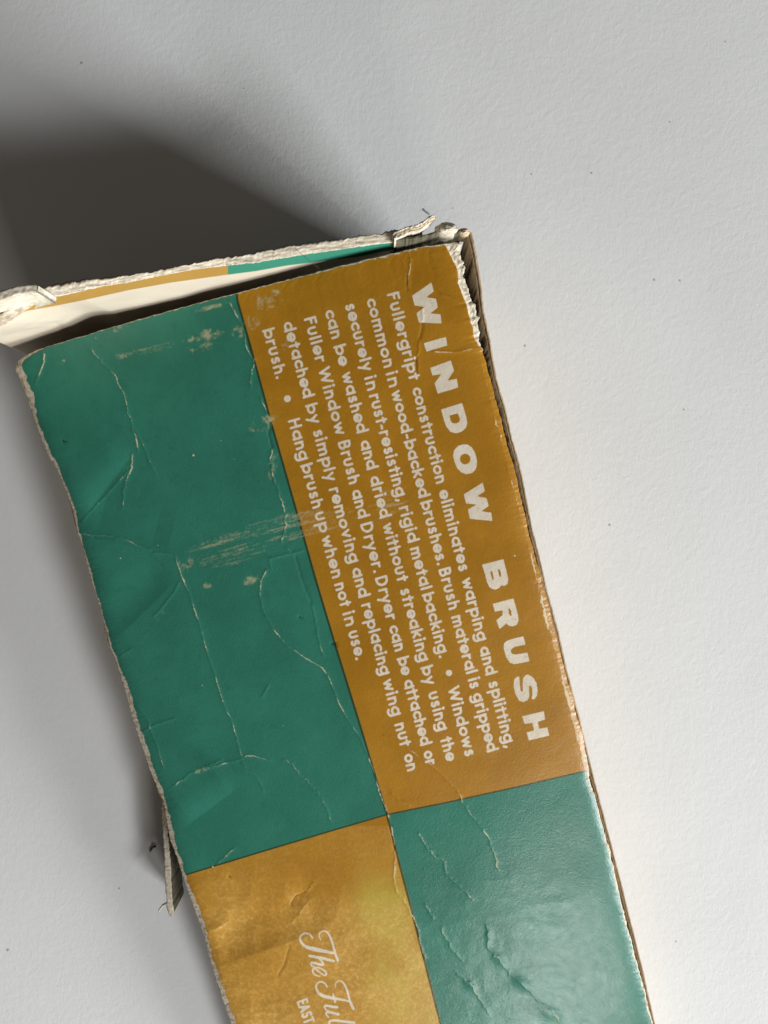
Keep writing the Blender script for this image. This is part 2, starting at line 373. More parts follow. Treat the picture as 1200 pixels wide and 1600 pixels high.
# heading capitals: outlines and counters, on the card's own grid
def K(ox, oy, pts, s=5.928): return np.array([(ox + x / s, oy + y / s) for x, y in pts])
T3, T4, T5 = (620, 430), (680, 660), (720, 900)
TITLE = [
 (T3, [(320,68),(343,150),(272,205),(362,218),(380,298),(307,355),(405,362),(415,448),(205,437),(183,350),(258,295),(165,280),(142,190)], []),
 (T3, [(455,572),(468,650),(275,708),(250,630)], []),
 (T3, [(500,790),(530,885),(470,975),(555,960),(570,1040),(378,1097),(350,1000),(415,915),(330,930),(310,858)], []),
 (T3, [(605,1183),(645,1320),(652,1370),(640,1415),(600,1450),(550,1465),(495,1450),(458,1400),(440,1350),(410,1245)], [[(565,1278),(585,1330),(580,1360),(550,1373),(515,1370),(500,1350),(487,1300)]]),
 (T4, [(270,203),(305,207),(340,232),(370,285),(384,335),(388,385),(375,435),(340,470),(285,480),(240,462),(205,425),(180,370),(166,310),(175,255),(215,215)], [arc(278, 340, 49, 50, 0, 350, 16)]),
 (T4, [(440,557),(460,638),(387,685),(475,700),(495,775),(425,823),(518,837),(530,912),(322,893),(303,808),(385,760),(285,750),(265,668)], []),
 (T4, [(632,1267),(665,1400),(678,1450),(670,1495),(640,1515),(612,1508),(590,1535),(550,1550),(505,1530),(480,1480),(460,1400),(433,1318)],
      [[(595,1358),(608,1385),(610,1432),(596,1430),(585,1395),(580,1362)], [(522,1375),(535,1400),(543,1458),(530,1457),(517,1420),(511,1380)]]),
 (T5, [(487,208),(530,360),(535,410),(520,450),(485,465),(450,462),(420,440),(358,492),(330,410),(385,365),(390,330),(382,318),(315,330),(295,258)], [[(452,300),(465,320),(471,368),(458,372),(445,345),(440,303)]]),
 (T5, [(580,558),(600,635),(500,655),(465,680),(463,705),(480,725),(510,728),(615,710),(637,790),(500,817),(455,805),(420,750),(398,670),(400,625),(430,600),(480,582)], []),
 (T5, [(625,912),(665,935),(700,990),(712,1060),(705,1110),(680,1145),(655,1135),(665,1100),(660,1040),(645,1010),(632,1020),(632,1060),(635,1110),(620,1150),(580,1168),(540,1155),(505,1090),(490,1020),(495,960),(520,932),(543,932),(545,990),(552,1055),(565,1078),(576,1065),(573,1000),(578,945),(600,918)], []),
 (T5, [(768,1252),(780,1330),(712,1350),(727,1415),(800,1402),(820,1478),(632,1523),(608,1450),(680,1432),(663,1360),(590,1370),(568,1300)], []),
]
def poly_sdf(poly, X, Y):
    d = np.full(X.shape, 1e9); ins = np.zeros(X.shape, bool); n = len(poly)
    for i in range(n):
        (x0, y0), (x1, y1) = poly[i], poly[(i + 1) % n]
        dx, dy = x1 - x0, y1 - y0
        t = np.clip(((X - x0) * dx + (Y - y0) * dy) / (dx * dx + dy * dy + 1e-9), 0, 1)
        d = np.minimum(d, np.hypot(X - x0 - t * dx, Y - y0 - t * dy))
        c = (y0 > Y) != (y1 > Y)
        ins ^= c & (X < (x1 - x0) * (Y - y0) / (dy if abs(dy) > 1e-9 else 1e-9) + x0)
    return np.where(ins, d, -d)
for o, outer, holes in TITLE:
    P = K(*o, outer); a, c = np.floor(P.min(0) - 8).astype(int); b, d = np.ceil(P.max(0) + 8).astype(int)
    X, Y = np.meshgrid(np.arange(a, b), np.arange(c, d))
    f = poly_sdf(P, X, Y)
    for hl in holes: f = np.minimum(f, -poly_sdf(K(*o, hl), X, Y))
    ink[c:d, a:b] = np.maximum(ink[c:d, a:b], f)
# the script line and the address under it
def spline(pts, n=8):
    p = np.asarray(pts, float); p = np.vstack([2 * p[0] - p[1], p, 2 * p[-1] - p[-2]]); o = []
    for i in range(1, len(p) - 2):
        for t in np.linspace(0, 1, n, endpoint=False):
            o.append(.5 * ((2 * p[i]) + (-p[i-1] + p[i+1]) * t + (2*p[i-1] - 5*p[i] + 4*p[i+1] - p[i+2]) * t*t + (-p[i-1] + 3*p[i] - 3*p[i+1] + p[i+2]) * t**3))
    o.append(p[-2]); return np.array(o)
SCRIPT = [  # x, y, width in 7.5x pixels
 [(458,210,14),(440,170,14),(450,130,16),(490,110,18),(535,128,22),(572,185,26),(597,255,26),(617,330,26),(638,400,30),(655,440,34),(660,462,30)],
 [(360,190,20),(330,152,22),(280,137,22),(235,157,22),(216,200,24),(238,252,30),(295,300,40),(375,321,52),(470,341,46),(560,360,34),(612,373,24)],
 [(328,402,34),(420,418,36),(520,440,36),(610,462,32)],
 [(440,438,14),(478,475,24),(486,505,30),(430,498,30),(365,482,28),(343,492,24),(352,518,20),(385,532,16)],
 [(385,532,14),(450,545,18),(505,578,24),(525,615,24),(500,628,20),(440,590,20),(392,552,22),(364,566,24),(372,602,22),(402,628,18),(445,642,14)],
 [(632,770,12),(631,732,14),(655,702,16),(695,696,20),(735,735,24),(766,802,26),(788,880,26),(802,935,28),(828,995,34),(845,1025,30)],
 [(535,765,20),(502,720,22),(452,706,22),(411,735,22),(406,782,26),(442,842,34),(512,880,42),(605,897,38),(700,914,28),(790,935,18)],
 [(602,845,14),(616,892,22),(627,948,18)],
 [(652,1004,30),(585,996,32),(520,985,28),(502,1000,22),(530,1040,20),(600,1068,28),(668,1088,30)],
 [(668,1088,30),(590,1070,30),(535,1062,26),(522,1085,22),(548,1120,18)],
 [(850,1186,34),(740,1172,32),(620,1158,32),(566,1168,26),(560,1196,22),(600,1225,18)],
 [(900,1290,34),(780,1270,32),(650,1250,30),(600,1262,26),(600,1295,22)],
]
for st in SCRIPT:
    q = spline(st, 7); poly_field(ink, [(440 + x / 7.5, 1440 + y / 7.5) for x, y, w_ in q], q[:, 2] / 15 * .92, 9)
put_word("EAST", 465.2, 1567, .335, 1563.5, 1600, 12.0, 1.55, upv=np.array((.94, -.34)), gap=.16)

# ---- wear ----------------------------------------------------------------
crack = np.full((H_R, W_R), -8.0); dark = np.full((H_R, W_R), -8.0); relief = np.zeros((H_R, W_R)); ridge = np.full((H_R, W_R), -9.0)
CR = [  # half width, jitter, points
 (.9, 1.0, [(142,545),(157,564),(173,579),(181,590),(184,600),(193,613),(197,627),(198,642),(206,658),(207,671),(213,684),(215,703)]),
 (.3, .3, [(173,579),(186,588),(202,598)]),
 (.9, .8, [(206,708),(207,721),(205,734),(197,750),(193,766),(192,792)]),
 (.25, .3, [(210,671),(223,692),(234,721),(244,742)]),
 (.1, .4, [(199,737),(168,771),(136,805),(126,818)]),
 (.5, .6, [(126,833),(147,837),(178,838),(199,844),(218,854),(236,859)]), (.7, .6, [(241,864),(262,865),(274,869)]),
 (.95, .4, [(274,869),(278,882),(285,903),(298,934),(314,984)]), (.6, .3, [(314,984),(326,1026),(340,1068),(350,1102),(364,1131),(371,1160),(378,1183)]),
 (.5, .8, [(378,1186),(340,1196),(318,1200),(300,1207),(285,1218),(270,1228)]), (.6, .6, [(378,1183),(390,1180),(410,1185),(423,1188)]),
 (.3, .8, [(378,1190),(386,1204),(396,1208),(406,1220),(412,1235)]), (.3, .5, [(318,1200),(330,1194),(345,1188)]),
 (.75, 1.0, [(443,1187),(457,1193),(470,1213),(480,1218),(490,1235),(502,1247),(510,1263),(517,1283)]),
 (.8, .3, [(417,890),(408,907),(406,930),(412,957),(427,983),(450,1010),(477,1028),(503,1043),(512,1054)]),
 (.6, .5, [(512,1054),(520,1073),(530,1100),(547,1130),(563,1153),(573,1177),(583,1203),(593,1237),(605,1270)]),
 (1.2, .9, [(605,1270),(612,1297),(618,1327)]),
 (.7, 1.0, [(618,1327),(616,1380),(620,1397),(633,1409),(645,1434),(654,1451),(655,1472),(664,1497)]),
 (.7, .9, [(357,470),(370,493),(377,507),(384,525),(384,542),(396,560),(397,572),(391,590),(392,605)]),
 (1.0, 1.1, [(407,622),(417,645),(422,660)]), (.95, 1.1, [(426,700),(422,717),(427,742),(435,770),(444,795),(446,812),(447,823),(440,847)]),
 (.7, .6, [(448,855),(453,863)]), (.6, .6, [(487,943),(493,967),(497,997)]), (.2, .5, [(497,997),(501,1012),(505,1023)]),
 (.5, .4, [(422,873),(447,867),(473,860)]), (.3, .4, [(420,873),(424,890)]),
 (.7, .6, [(637,392),(642,407),(640,427),(637,447)]), (.4, .6, [(655,531),(655,548),(650,558)]), (.8, .5, [(660,482),(660,502)]),
 (.3, .6, [(653,560),(653,582)]), (.8, .7, [(677,549),(711,551),(730,547),(750,543)]),
 (.6, .6, [(600,1149),(625,1162),(652,1180),(675,1195),(695,1215),(715,1235)]), (.9, 1.2, [(715,1235),(722,1251),(739,1276),(756,1297),(772,1330),(779,1359)]),
 (.5, 1.3, [(654,1301),(668,1326),(685,1340)]), (1.0, 1.0, [(685,1338),(695,1347),(697,1367),(718,1384),(739,1405)]),
 (.5, 1.5, [(760,1447),(764,1480),(781,1501),(797,1522),(818,1538),(835,1559),(860,1580),(877,1600)]),
 (.5, 1.2, [(664,1413),(677,1434)]), (.6, 1.4, [(714,1522),(735,1538),(752,1563),(764,1584)]), (.3, 1.4, [(690,1450),(704,1480),(722,1500)]),
 (.9, .8, [(63,543),(70,556),(67,571),(60,587),(55,600)]), (1.2, .4, [(148,522),(151,532)]),
 (.2, .6, [(214,1102),(231,1126),(238,1147),(248,1173),(255,1199)]), (.3, .5, [(224,1143),(243,1132),(272,1123)]),
 (.2, .6, [(280,910),(272,926),(259,942),(240,963)]), (.2, .5, [(188,1025),(204,1015)]),
 (.6, 1.0, [(490,1380),(486,1387),(478,1393)]), (.5, 1.0, [(483,1407),(467,1430),(457,1440)]), (.5, .8, [(327,1455),(347,1447),(358,1438)]),  # highlights on the gold's dents, painted as pale lines
 (.3, .8, [(606,918),(627,934)]), (.6, .6, [(337,1352),(350,1340),(366,1325)]), (1.6, .4, [(331,1353),(334,1355)]), (.2, .3, [(420,1070),(410,1088)]),
 (.1, .6, [(690,460),(706,466),(718,472)]), (.3, 1., [(612,1240),(626,1252),(640,1258)]),
]
for k, (wd, j, pts) in enumerate(CR):
    q = rough_line(pts, j * .75, 4.5, 100 + k); n = len(q)
    ww = wd * .8 + noise1(n, 3.0, 300 + k) * .8 - .35
    ww[0] = min(ww[0], -.2); ww[-1] = -.4
    poly_field(crack, q, ww, 8); poly_field(ridge, q, 0.0, 9, taper=False)
DK = [(.7, [(422,660),(421,680),(426,700)]), (.2, [(462,870),(467,890),(478,923),(487,943)]), (.5, [(384,525),(390,548)]), (.6, [(455,1413),(462,1400),(478,1393)]),
      (.3, [(452,1477),(446,1502),(435,1523)]), (.5, [(660,505),(660,513),(655,531)]), (.5, [(650,558),(652,582)]), (.4, [(636,430),(636,452)]),
      (.3, [(147,838),(178,840)]), (.3, [(181,590),(184,602)]), (2.0, [(522,1007),(524,1008)]), (1.0, [(518,1006),(525,1004)]), (1.3, [(98,688),(102,690)]), (1.1, [(468,964),(470,965)]),
      (.4, [(609,1286),(613,1305),(618,1330)]), (1.0, [(358,1369),(359,1370)])]
for k, (wd, pts) in enumerate(DK): poly_field(dark, rough_line(pts, .5, 5, 500 + k), wd + .1, 8, taper=False)
# little white nicks
r_ = np.random.default_rng(5)
for (x, y, s) in ((302,711,1.6),(188,872,.9),(247,852,.7),(316,1071,.9),(345,688,.5),(365,717,.5),(442,1134,.7),(804,868,1.2),(662,998,.8),(865,1175,.6),(690,628,.4),(592,637,.9)):
    poly_field(crack, [(x, y), (x + .6, y + .5)], s, 6, taper=False)
# rubbed line along the right edge
EDGE_R = [(752,568),(758,592),(765,616),(772,649),(782,680),(785,697),(788,709),(795,736),(805,770),(812,800),(818,820),(823,844),(832,879),(838,905),(848,939),(853,967),(865,1008),(872,1032),(880,1065),(887,1089),(893,1119),(901,1150),(912,1192)]
q = rough_line(EDGE_R, .9, 3.5, 41); n = len(q)
poly_field(crack, q, -.5 + np.linspace(-.4, 1.6, n) + noise1(n, 5, 42) * 1.4 + noise1(n, 1.6, 43) * .8, 8)
poly_field(ridge, q, -1.5, 9, taper=False)

# scuffs: soft ellipses times streaky noise running across the card
YY, XX = np.mgrid[0:H_R, 0:W_R].astype(np.float32)
def streak_noise(ang, seed, l=60, s=3):
    """noise drawn out along a direction"""
    c, sn = math.cos(ang), math.sin(ang)
    base = vnoise((H_R + 700, W_R + 900), (s, l), seed)
    u = (XX * c + YY * sn + 380).clip(0, W_R + 890).astype(int); v = (-XX * sn + YY * c + 420).clip(0, H_R + 690).astype(int)
    return base[v, u]
st = streak_noise(-.27, 11, 70, 3.0) * .45 + streak_noise(-.27, 12, 26, 1.3) * .4 + streak_noise(-.27, 15, 9, 1.1) * .3
sp = vnoise((H_R, W_R), 9, 13) * .6 + vnoise((H_R, W_R), 3.5, 14) * .5
scuff = np.zeros((H_R, W_R), np.float32)
def blob(cx, cy, lx, ly, ang, amp, tex, k=.75):
    c, sn = math.cos(ang), math.sin(ang); dx, dy = XX - cx, YY - cy
    u, v = (dx * c + dy * sn) / lx, (-dx * sn + dy * c) / ly
    e = np.exp(-(u ** 2 + v ** 2) ** 1.5)
    np.maximum(scuff, (amp * e * (1 + tex * k * 1.6)).astype(np.float32), out=scuff)
blob(320, 525, 34, 11, -.25, .74, sp, .5); blob(190, 556, 14, 7, -.25, .72, sp, .5); blob(240, 545, 75, 7, -.25, .46, st, .6)
blob(312, 540, 24, 18, 0, .48, sp); blob(372, 520, 12, 14, 0, .5, sp)
blob(430, 836, 150, 30, -.25, .34, st, .35); blob(350, 842, 90, 8, -.31, .62, st, .5); blob(440, 818, 95, 16, -.24, .58, st, .6); blob(520, 812, 70, 24, -.24, .50, st, .6); blob(420, 846, 100, 14, -.24, .5, st, .9); blob(600, 790, 60, 30, -.24, .42, st, .9)
blob(370, 868, 70, 16, -.24, .46, st, .9); blob(395, 906, 28, 9, -.3, .50, sp); blob(345, 898, 12, 9, 0, .48, sp); blob(325, 915, 8, 6, 0, .7, sp); blob(300, 880, 40, 14, -.2, .42, sp)
blob(418, 655, 18, 8, -.25, .60, sp, .6); blob(408, 665, 26, 14, -.25, .44, sp); blob(425, 725, 10, 30, .2, .46, sp)
blob(430, 458, 12, 8, -.2, .56, sp); blob(415, 475, 30, 18, 0, .46, sp); blob(395, 500, 18, 24, 0, .44, sp); blob(600, 400, 30, 6, -.25, .5, sp); blob(440, 540, 20, 14, 0, .4, sp)
blob(580, 400, 8, 5, 0, .62, sp); blob(180, 515, 24, 5, -.27, .6, sp); blob(330, 480, 40, 5, -.27, .5, sp); blob(90, 560, 18, 14, .4, .4, sp)
blob(310, 1205, 30, 6, -.25, .42, sp); blob(260, 955, 24, 9, -.7, .4, sp)
stain = np.exp(-(((XX - 640) / 70) ** 4 + ((YY - 1500) / 130) ** 4)) * (.75 + .5 * vnoise((H_R, W_R), 26, 21)) + .8 * np.exp(-(((XX - 585) / 34) ** 2 + ((YY - 1420) / 48) ** 2))
stain *= (YY > 1280)
pale = ((YY > 1290) & (XX < 700)) * (.8 + .45 * vnoise((H_R, W_R), 60, 22)) * np.clip((YY - 1300) / 200, 0.25, 1)  # lighter worn ink, with highlight brightness also painted into the lower gold

# relief in mm: crack ridges, folds, crumpling
relief += .06 * np.exp(-(np.minimum(ridge, 0) / 1.6) ** 2)
relief += .02 * np.exp(-(np.minimum(ridge, 0) / 5.0) ** 2)
relief += -.07 * np.exp(-(np.minimum(dark, 0) / 2.0) ** 2)
relief += .22 * vnoise((H_R, W_R), 170, 31) + .10 * vnoise((H_R, W_R), 70, 32) + .012 * vnoise((H_R, W_R), 14, 33)
crz = np.clip((YY - 1340) / 60, 0, 1) * np.clip((620 - XX) / 120, .35, 1) * (YY > 1300)
relief += crz * (.10 * (1 - 2 * np.abs(vnoise((H_R, W_R), (34, 46), 34))) + .035 * (1 - 2 * np.abs(vnoise((H_R, W_R), (15, 24), 35))))
wet = np.exp(-(((XX - 800) / 150) ** 2 + ((YY - 1540) / 140) ** 2))
relief += wet * (.016 * vnoise((H_R, W_R), (9, 16), 36) + .009 * vnoise((H_R, W_R), 6, 37))
for (x, y, rx, ry, a, am) in ((780,1500,13,7,.75,.30),(817,1537,17,9,.6,.42),(858,1583,18,9,.6,.40),(764,1462,5,14,0,.15),(736,1540,10,6,.6,.25),(466,1402,16,10,-.6,-.35),(470,1425,20,12,-.6,.30),(375,1440,26,14,-.3,-.30),(340,1448,20,8,-.3,.28),(800,1450,40,20,.7,.15)):
    c, sn = math.cos(a), math.sin(a); dx, dy = XX - x, YY - y
    relief += .65 * am * np.exp(-(((dx * c + dy * sn) / rx) ** 2 + ((-dx * sn + dy * c) / ry) ** 2))
def fold(p0, p1, deg, reach):
    """tilt the card on one side (left of p0->p1) of a straight fold"""
    d = np.array(p1, float) - p0; L = np.hypot(*d); d /= L
    u = (XX - p0[0]) * d[0] + (YY - p0[1]) * d[1]; v = -(XX - p0[0]) * d[1] + (YY - p0[1]) * d[0]
    m = np.clip(u / 25, 0, 1) * np.clip((L - u) / 25, 0, 1)
    s = np.clip(v, 0, None); s = s * np.exp(-(s / reach) ** 2)
    return m * s * math.tan(math.radians(deg)) * .24
relief += fold((215, 700), (122, 822), 5, 60) - fold((278, 905), (180, 1000), 4, 40) + fold((380, 1225), (280, 1300), 5, 50) - fold((260, 868), (126, 835), 3, 50)
relief += -fold((520, 1450), (340, 1510), 6, 50)

# ---- top panel mesh --------------------------------------------------------
NU, NV = 640, 1160
t = np.linspace(0, 1, NV) ** 1.0
# denser rows are not needed: about 1.1 photo px each way
ly = 552 + 1308 * t; ry = 373 + 1337 * t
jl = noise1(NV, 3.0, 51) * .35 + noise1(NV, 45, 52) * 1.1 + rng.normal(0, .18, NV)
jr = noise1(NV, 3.0, 53) * .6 + noise1(NV, 12, 54) * .8
jr += np.where(ry < 548, noise1(NV, 6, 55) * 3.2 + noise1(NV, 2.5, 56) * 1.8, 0)
lx = np.interp(ly, LX[:, 0], LX[:, 1]) + jl; rx = np.interp(ry, RX[:, 0], RX[:, 1]) + jr
s = np.linspace(0, 1, NU)
lxs = np.polyval(np.polyfit([552, 900, 1272, 1600, 1860], [38, 142, 257, 361, 442], 2), ly); rxs = np.polyval(np.polyfit([373, 745, 1214, 1597, 1710], [712, 806, 921, 1019, 1046], 2), ry)
mrow = (ry - ly) / (rxs - lxs)          # keep the ragged ends on the row's own line
lyj = ly + (lx - lxs) * mrow; ryj = ry + (rx - rxs) * mrow
PX = lx[:, None] * (1 - s) + rx[:, None] * s
PY = lyj[:, None] * (1 - s) + ryj[:, None] * s
bow = (-7 * np.sin(np.pi * s) * (1 + .15 * np.sin(9 * s)) + np.interp(s, [0, .93, .97, 1], [0, 0, 4, 5]) + noise1(NU, 6, 57) * .7)
PY += bow[None] * np.exp(-((PY - PY[:1]) / 60.0) ** 2)
SE = (PX - lxs[:, None]) / (rxs - lxs)[:, None]
Wd = (W_A * (1 - SE) + W_B * SE) * (1 - t[:, None]) + (W_C * (1 - SE) + W_D * SE) * t[:, None]
HP = D_CAM - 1 / Wd
def bil(img, x, y):
    x = np.clip(x, 0, W_R - 1.001); y = np.clip(y, 0, H_R - 1.001); i = x.astype(int); j = y.astype(int); fx = x - i; fy = y - j
    return (img[j, i] * (1 - fx) + img[j, i + 1] * fx) * (1 - fy) + (img[j + 1, i] * (1 - fx) + img[j + 1, i + 1] * fx) * fy
HREL = bil(relief, PX, PY)
# torn white strip at the upper right corner: paper ply lifted and shredded
tornx = np.interp(PY, [370, 378, 395, 412, 440, 470, 505, 540, 552], [690, 692, 703, 712, 716, 726, 737, 747, 760])
torn_r = (PX - tornx) - 1.2 * noise1(NV, 7, 61)[:, None] - 2.6 * noise1(NV, 22, 67)[:, None]
leftw = np.interp(PY, [552, 640, 740, 1000, 1060, 1100, 1240, 1300, 1420, 1600], [13, 9, 3.5, 4, 6.5, 9, 6, 10, 8, 7])
edge_l = leftw * (.75 + .35 * noise1(NV, 30, 62)[:, None] + .2 * noise1(NV, 6, 66)[:, None]) - (PX - lx[:, None])
edge_t = 1.6 - (PY - PY[:1]) + 1.0 * noise1(NU, 5, 63)[None]
edge_rr = np.where(PY > 1180, 1.0 + 2.6 * noise1(NV, 11, 64)[:, None], -2.5) - (rx[:, None] - PX)
edge_rr = np.where((PY > 1180) & (PY < 1216), edge_rr + 3.0, edge_rr)
edge = np.maximum(np.maximum(np.where(PY < 556, torn_r, -9), edge_l), np.maximum(edge_t, edge_rr))
tn = vnoise((NV, NU), (5, 3), 71) * .6 + vnoise((NV, NU), (2.5, 2), 72) * .5
lift = np.clip(edge / 4, 0, 1)
HREL += lift * (tn * .06 - .10) + np.where(PY < 556, np.clip(torn_r / 3, 0, 1) * (tn * .08 - .25), 0)
# the card rolls down a little at its long edges and the two upper corners
HREL -= .9 * np.exp(-(PX - lx[:, None]) / 9.0) + .5 * np.exp(-(rx[:, None] - PX) / 8.0)
HP = np.clip(HP + HREL, 1.0, None)
a_c = PX - np.interp(PY, [468, 560, 660, 800, 900, 1007, 1130, 1272, 1340, 1420, 1600, 1880], [372, 398, 425, 465, 493, 525, 563, 606, 623, 644, 690, 762])
a_h = PY - np.interp(PX, [200, 295, 420, 520, 606, 700, 800, 916, 1100], [1393, 1366, 1328, 1298, 1273, 1254, 1232, 1205, 1164])
top = un(PX, PY, HP)
TH = .00055
# underside: a coarser copy, stitched round the rim
ri = np.unique(np.concatenate([np.arange(0, NV, 8), [NV - 1]])); ci = np.unique(np.concatenate([np.arange(0, NU, 8), [NU - 1]]))
under = top[np.ix_(ri, ci)] - np.array([0, 0, TH])
rim = np.concatenate([np.arange(NU), np.arange(1, NV) * NU + NU - 1, (NV - 1) * NU + np.arange(NU - 2, -1, -1), np.arange(NV - 2, 0, -1) * NU])
V1 = top.reshape(-1, 3); n1_ = len(V1)
V2 = V1[rim] - np.array([0, 0, TH]); n2_ = len(V2)
k = np.arange(n2_); kn = (k + 1) % n2_
skirt = np.stack([rim, rim[kn], n1_ + kn, n1_ + k], -1)
V = np.concatenate([V1, V2, under.reshape(-1, 3)])
Q = np.concatenate([grid_quads(NV, NU)[:, ::-1], skirt, grid_quads(len(ri), len(ci), n1_ + n2_)])
def A(f, rimval, uval):
    f = np.asarray(f, float).reshape(-1); return np.concatenate([f, np.full(n2_, rimval), np.full(len(ri) * len(ci), uval)])
attrs = {
 'a_ink': A(-bil(ink, PX, PY), 8, 8), 'a_c': A(a_c, 50, 50), 'a_h': A(a_h, -50, -50), 'a_crack': A(bil(crack, PX, PY), -8, -8),
 'a_dark': A(bil(dark, PX, PY), -8, -8), 'a_scuff': A(bil(scuff, PX, PY), 0, 0), 'a_stain': A(bil(stain, PX, PY), 0, 0),
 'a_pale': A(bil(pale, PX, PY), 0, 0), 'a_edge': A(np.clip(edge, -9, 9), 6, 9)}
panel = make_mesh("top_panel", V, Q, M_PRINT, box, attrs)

# ---- walls: prisms between an outer and an inner top line --------------------
def wall(name, outer, inner, htop, zbot, mat, parent, step=1.6, rough=.5, seed=0, rows=3, ztex=.25, smooth=True):
    """outer / inner: photo px lines of the top edge; htop: heights along them; stands down to zbot (mm)"""
    outer = np.asarray(outer, float); inner = np.asarray(inner, float)
    def res(p, n):
        sg = np.concatenate([[0], np.cumsum(np.hypot(*np.diff(p, axis=0).T))]); u = np.linspace(0, sg[-1], n); return np.stack([np.interp(u, sg, p[:, 0]), np.interp(u, sg, p[:, 1])], 1)
    n = max(6, int(np.hypot(*np.diff(outer, axis=0).T).sum() / step))
    O, I = res(outer, n), res(inner, n)
    O[:, 0] += noise1(n, 4, seed) * rough; O[:, 1] += noise1(n, 4, seed + 1) * rough
    I[:, 0] += noise1(n, 5, seed + 2) * rough; I[:, 1] += noise1(n, 5, seed + 3) * rough
    sO = np.concatenate([[0], np.cumsum(np.hypot(*np.diff(outer, axis=0).T))]); sO /= sO[-1]
    def along(v):
        if not np.ndim(v): return np.full(n, float(v))
        v = np.asarray(v, float); return np.interp(np.linspace(0, 1, n), sO if len(v) == len(sO) else np.linspace(0, 1, len(v)), v)
    h, zb = along(htop), along(zbot)
    ring = []
    tops = []
    for j in range(rows + 1):
        f = j / rows
        tops.append(un(O[:, 0] * (1 - f) + I[:, 0] * f, O[:, 1] * (1 - f) + I[:, 1] * f, h + noise1(n, 3, seed + 9 + j) * ztex * (1 if 0 < j < rows else .5)))
    ob = tops[0].copy(); ob[:, 2] = zb / 1000; ib = tops[-1].copy(); ib[:, 2] = zb / 1000
    V = np.stack([ob] + tops + [ib], 0); nr = len(V)
    q = [grid_quads(nr, n)]
    i = np.arange(n - 1); q.append(np.stack([(nr - 1) * n + i, (nr - 1) * n + i + 1, i + 1, i], -1))
    Vf = V.reshape(-1, 3); tr = []
    for e in (0, n - 1):
        ids = [r * n + e for r in range(nr)]
        for a in range(1, nr - 1): tr.append((ids[0], ids[a], ids[a + 1]) if e else (ids[0], ids[a + 1], ids[a]))
    return make_mesh(name, Vf, np.concatenate(q), mat, parent, smooth=smooth, tris=tr)

# end wall standing open behind the panel, taller at the left
EX = np.array([(-118, 520), (-60, 505), (0, 492), (27, 477), (55, 459), (67, 450), (110, 443), (147, 437), (180, 434), (233, 426), (287, 415), (333, 407), (367, 401), (400, 397), (450, 386), (517, 377), (583, 367), (613, 363), (660, 357)], float)
EI = np.array([(-118, 545), (-60, 530), (0, 512), (27, 496), (47, 481), (67, 471), (110, 462), (147, 453), (200, 444), (250, 434), (300, 424), (353, 418), (400, 413), (450, 405), (500, 397), (550, 390), (600, 383), (633, 378), (664, 371)], float)
n = 700
xs = np.linspace(-118, 660, n)
oy = np.interp(xs, EX[:, 0], EX[:, 1]) + noise1(n, 6, 81) * 1.3 + noise1(n, 2.2, 82) * .9
EI[:, 1] -= np.interp(EI[:, 0], [0, 60, 600, 640], [0, 3.2, 3.2, 1])
iy = np.interp(xs, EI[:, 0], EI[:, 1]) + noise1(n, 7, 83) * 1.0 + noise1(n, 2.2, 84) * .8
hh = np.interp(xs, [-118, 0, 350, 700], [65, 65, 57, 53.5])
lean = np.interp(xs, [-118, 0, 110, 250, 350, 640], [.30, .29, .12, .02, .0, .08]); lmax = np.interp(xs, [-118, 0, 350, 640], [26, 26, 20, 7])
iys = np.interp(xs, EI[:, 0], EI[:, 1]); iys = np.convolve(np.pad(iys, 20, mode='edge'), np.ones(41) / 41, 'valid')
rowsV = []; torn_a = []; outer_a = []
lip = un(xs, oy - 2.2 + noise1(n, 12, 85) * 1.8, hh - .9)
b0 = lip.copy(); b0[:, 1] += lean * lmax / 1000; b0[:, 2] = 0
b1 = lip.copy(); b1[:, 1] += lean * lmax / 1000; b1[:, 2] -= lmax / 1000
rowsV += [b0, b1, lip]; torn_a += [np.full(n, -9)] * 3; outer_a += [np.ones(n)] * 3
NT = 8
for j in range(NT + 1):
    f = j / NT
    rowsV.append(un(xs, oy * (1 - f) + iy * f, hh - .5 * f + noise1(n, 5.5, 90 + j) * .05 + noise1(n, 18, 110 + j) * .09))
    torn_a.append(np.full(n, 6.0 if j < NT else 1.0)); outer_a.append(np.zeros(n))
inn = un(xs, iys, hh - .5)
zz = np.concatenate([np.linspace(.4, 12, 22), np.linspace(13, 40, 20), np.linspace(43, 60, 5)])
for dz in zz:
    p = inn.copy(); p[:, 2] = np.maximum(p[:, 2] - dz / 1000, .0005)
    p[:, 1] += lean * np.minimum(dz, lmax) / 1000
    p[:, 1] += (noise1(n, 120, 130) * .0004 + noise1(n, 60, 131) * .0002) * min(1, dz / 15)
    rowsV.append(p); torn_a.append(np.full(n, 1.0 - dz * 5)); outer_a.append(np.zeros(n))
VV = np.stack(rowsV); vx, vy = proj(VV)
BL = np.array([(-118, 545), (0, 500), (43, 484), (83, 477), (133, 467), (200, 452), (267, 440), (353, 428), (400, 422), (450, 413), (500, 407), (563, 399), (610, 389), (660, 376)], float)
endw = make_mesh("end_wall", VV.reshape(-1, 3), grid_quads(len(VV), n)[:, ::-1], M_END if False else mat_end(), box,
    {'a_torn': np.stack(torn_a), 'a_outer': np.stack(outer_a), 'a_band': vy - 1.6 - np.interp(vx, BL[:, 0], BL[:, 1]), 'a_split': vx - 356.0})

# loose outer ply curling away at the wall's left end
wall("curled_ply", [(-110, 490), (-60, 468), (0, 455), (27, 447), (51, 444), (60, 447)], [(-110, 510), (-60, 486), (0, 471), (12, 466), (27, 460), (45, 457), (58, 456)], 70.3, [56, 62], M_TORN, endw, 2.0, .35, 200, 5, .12)

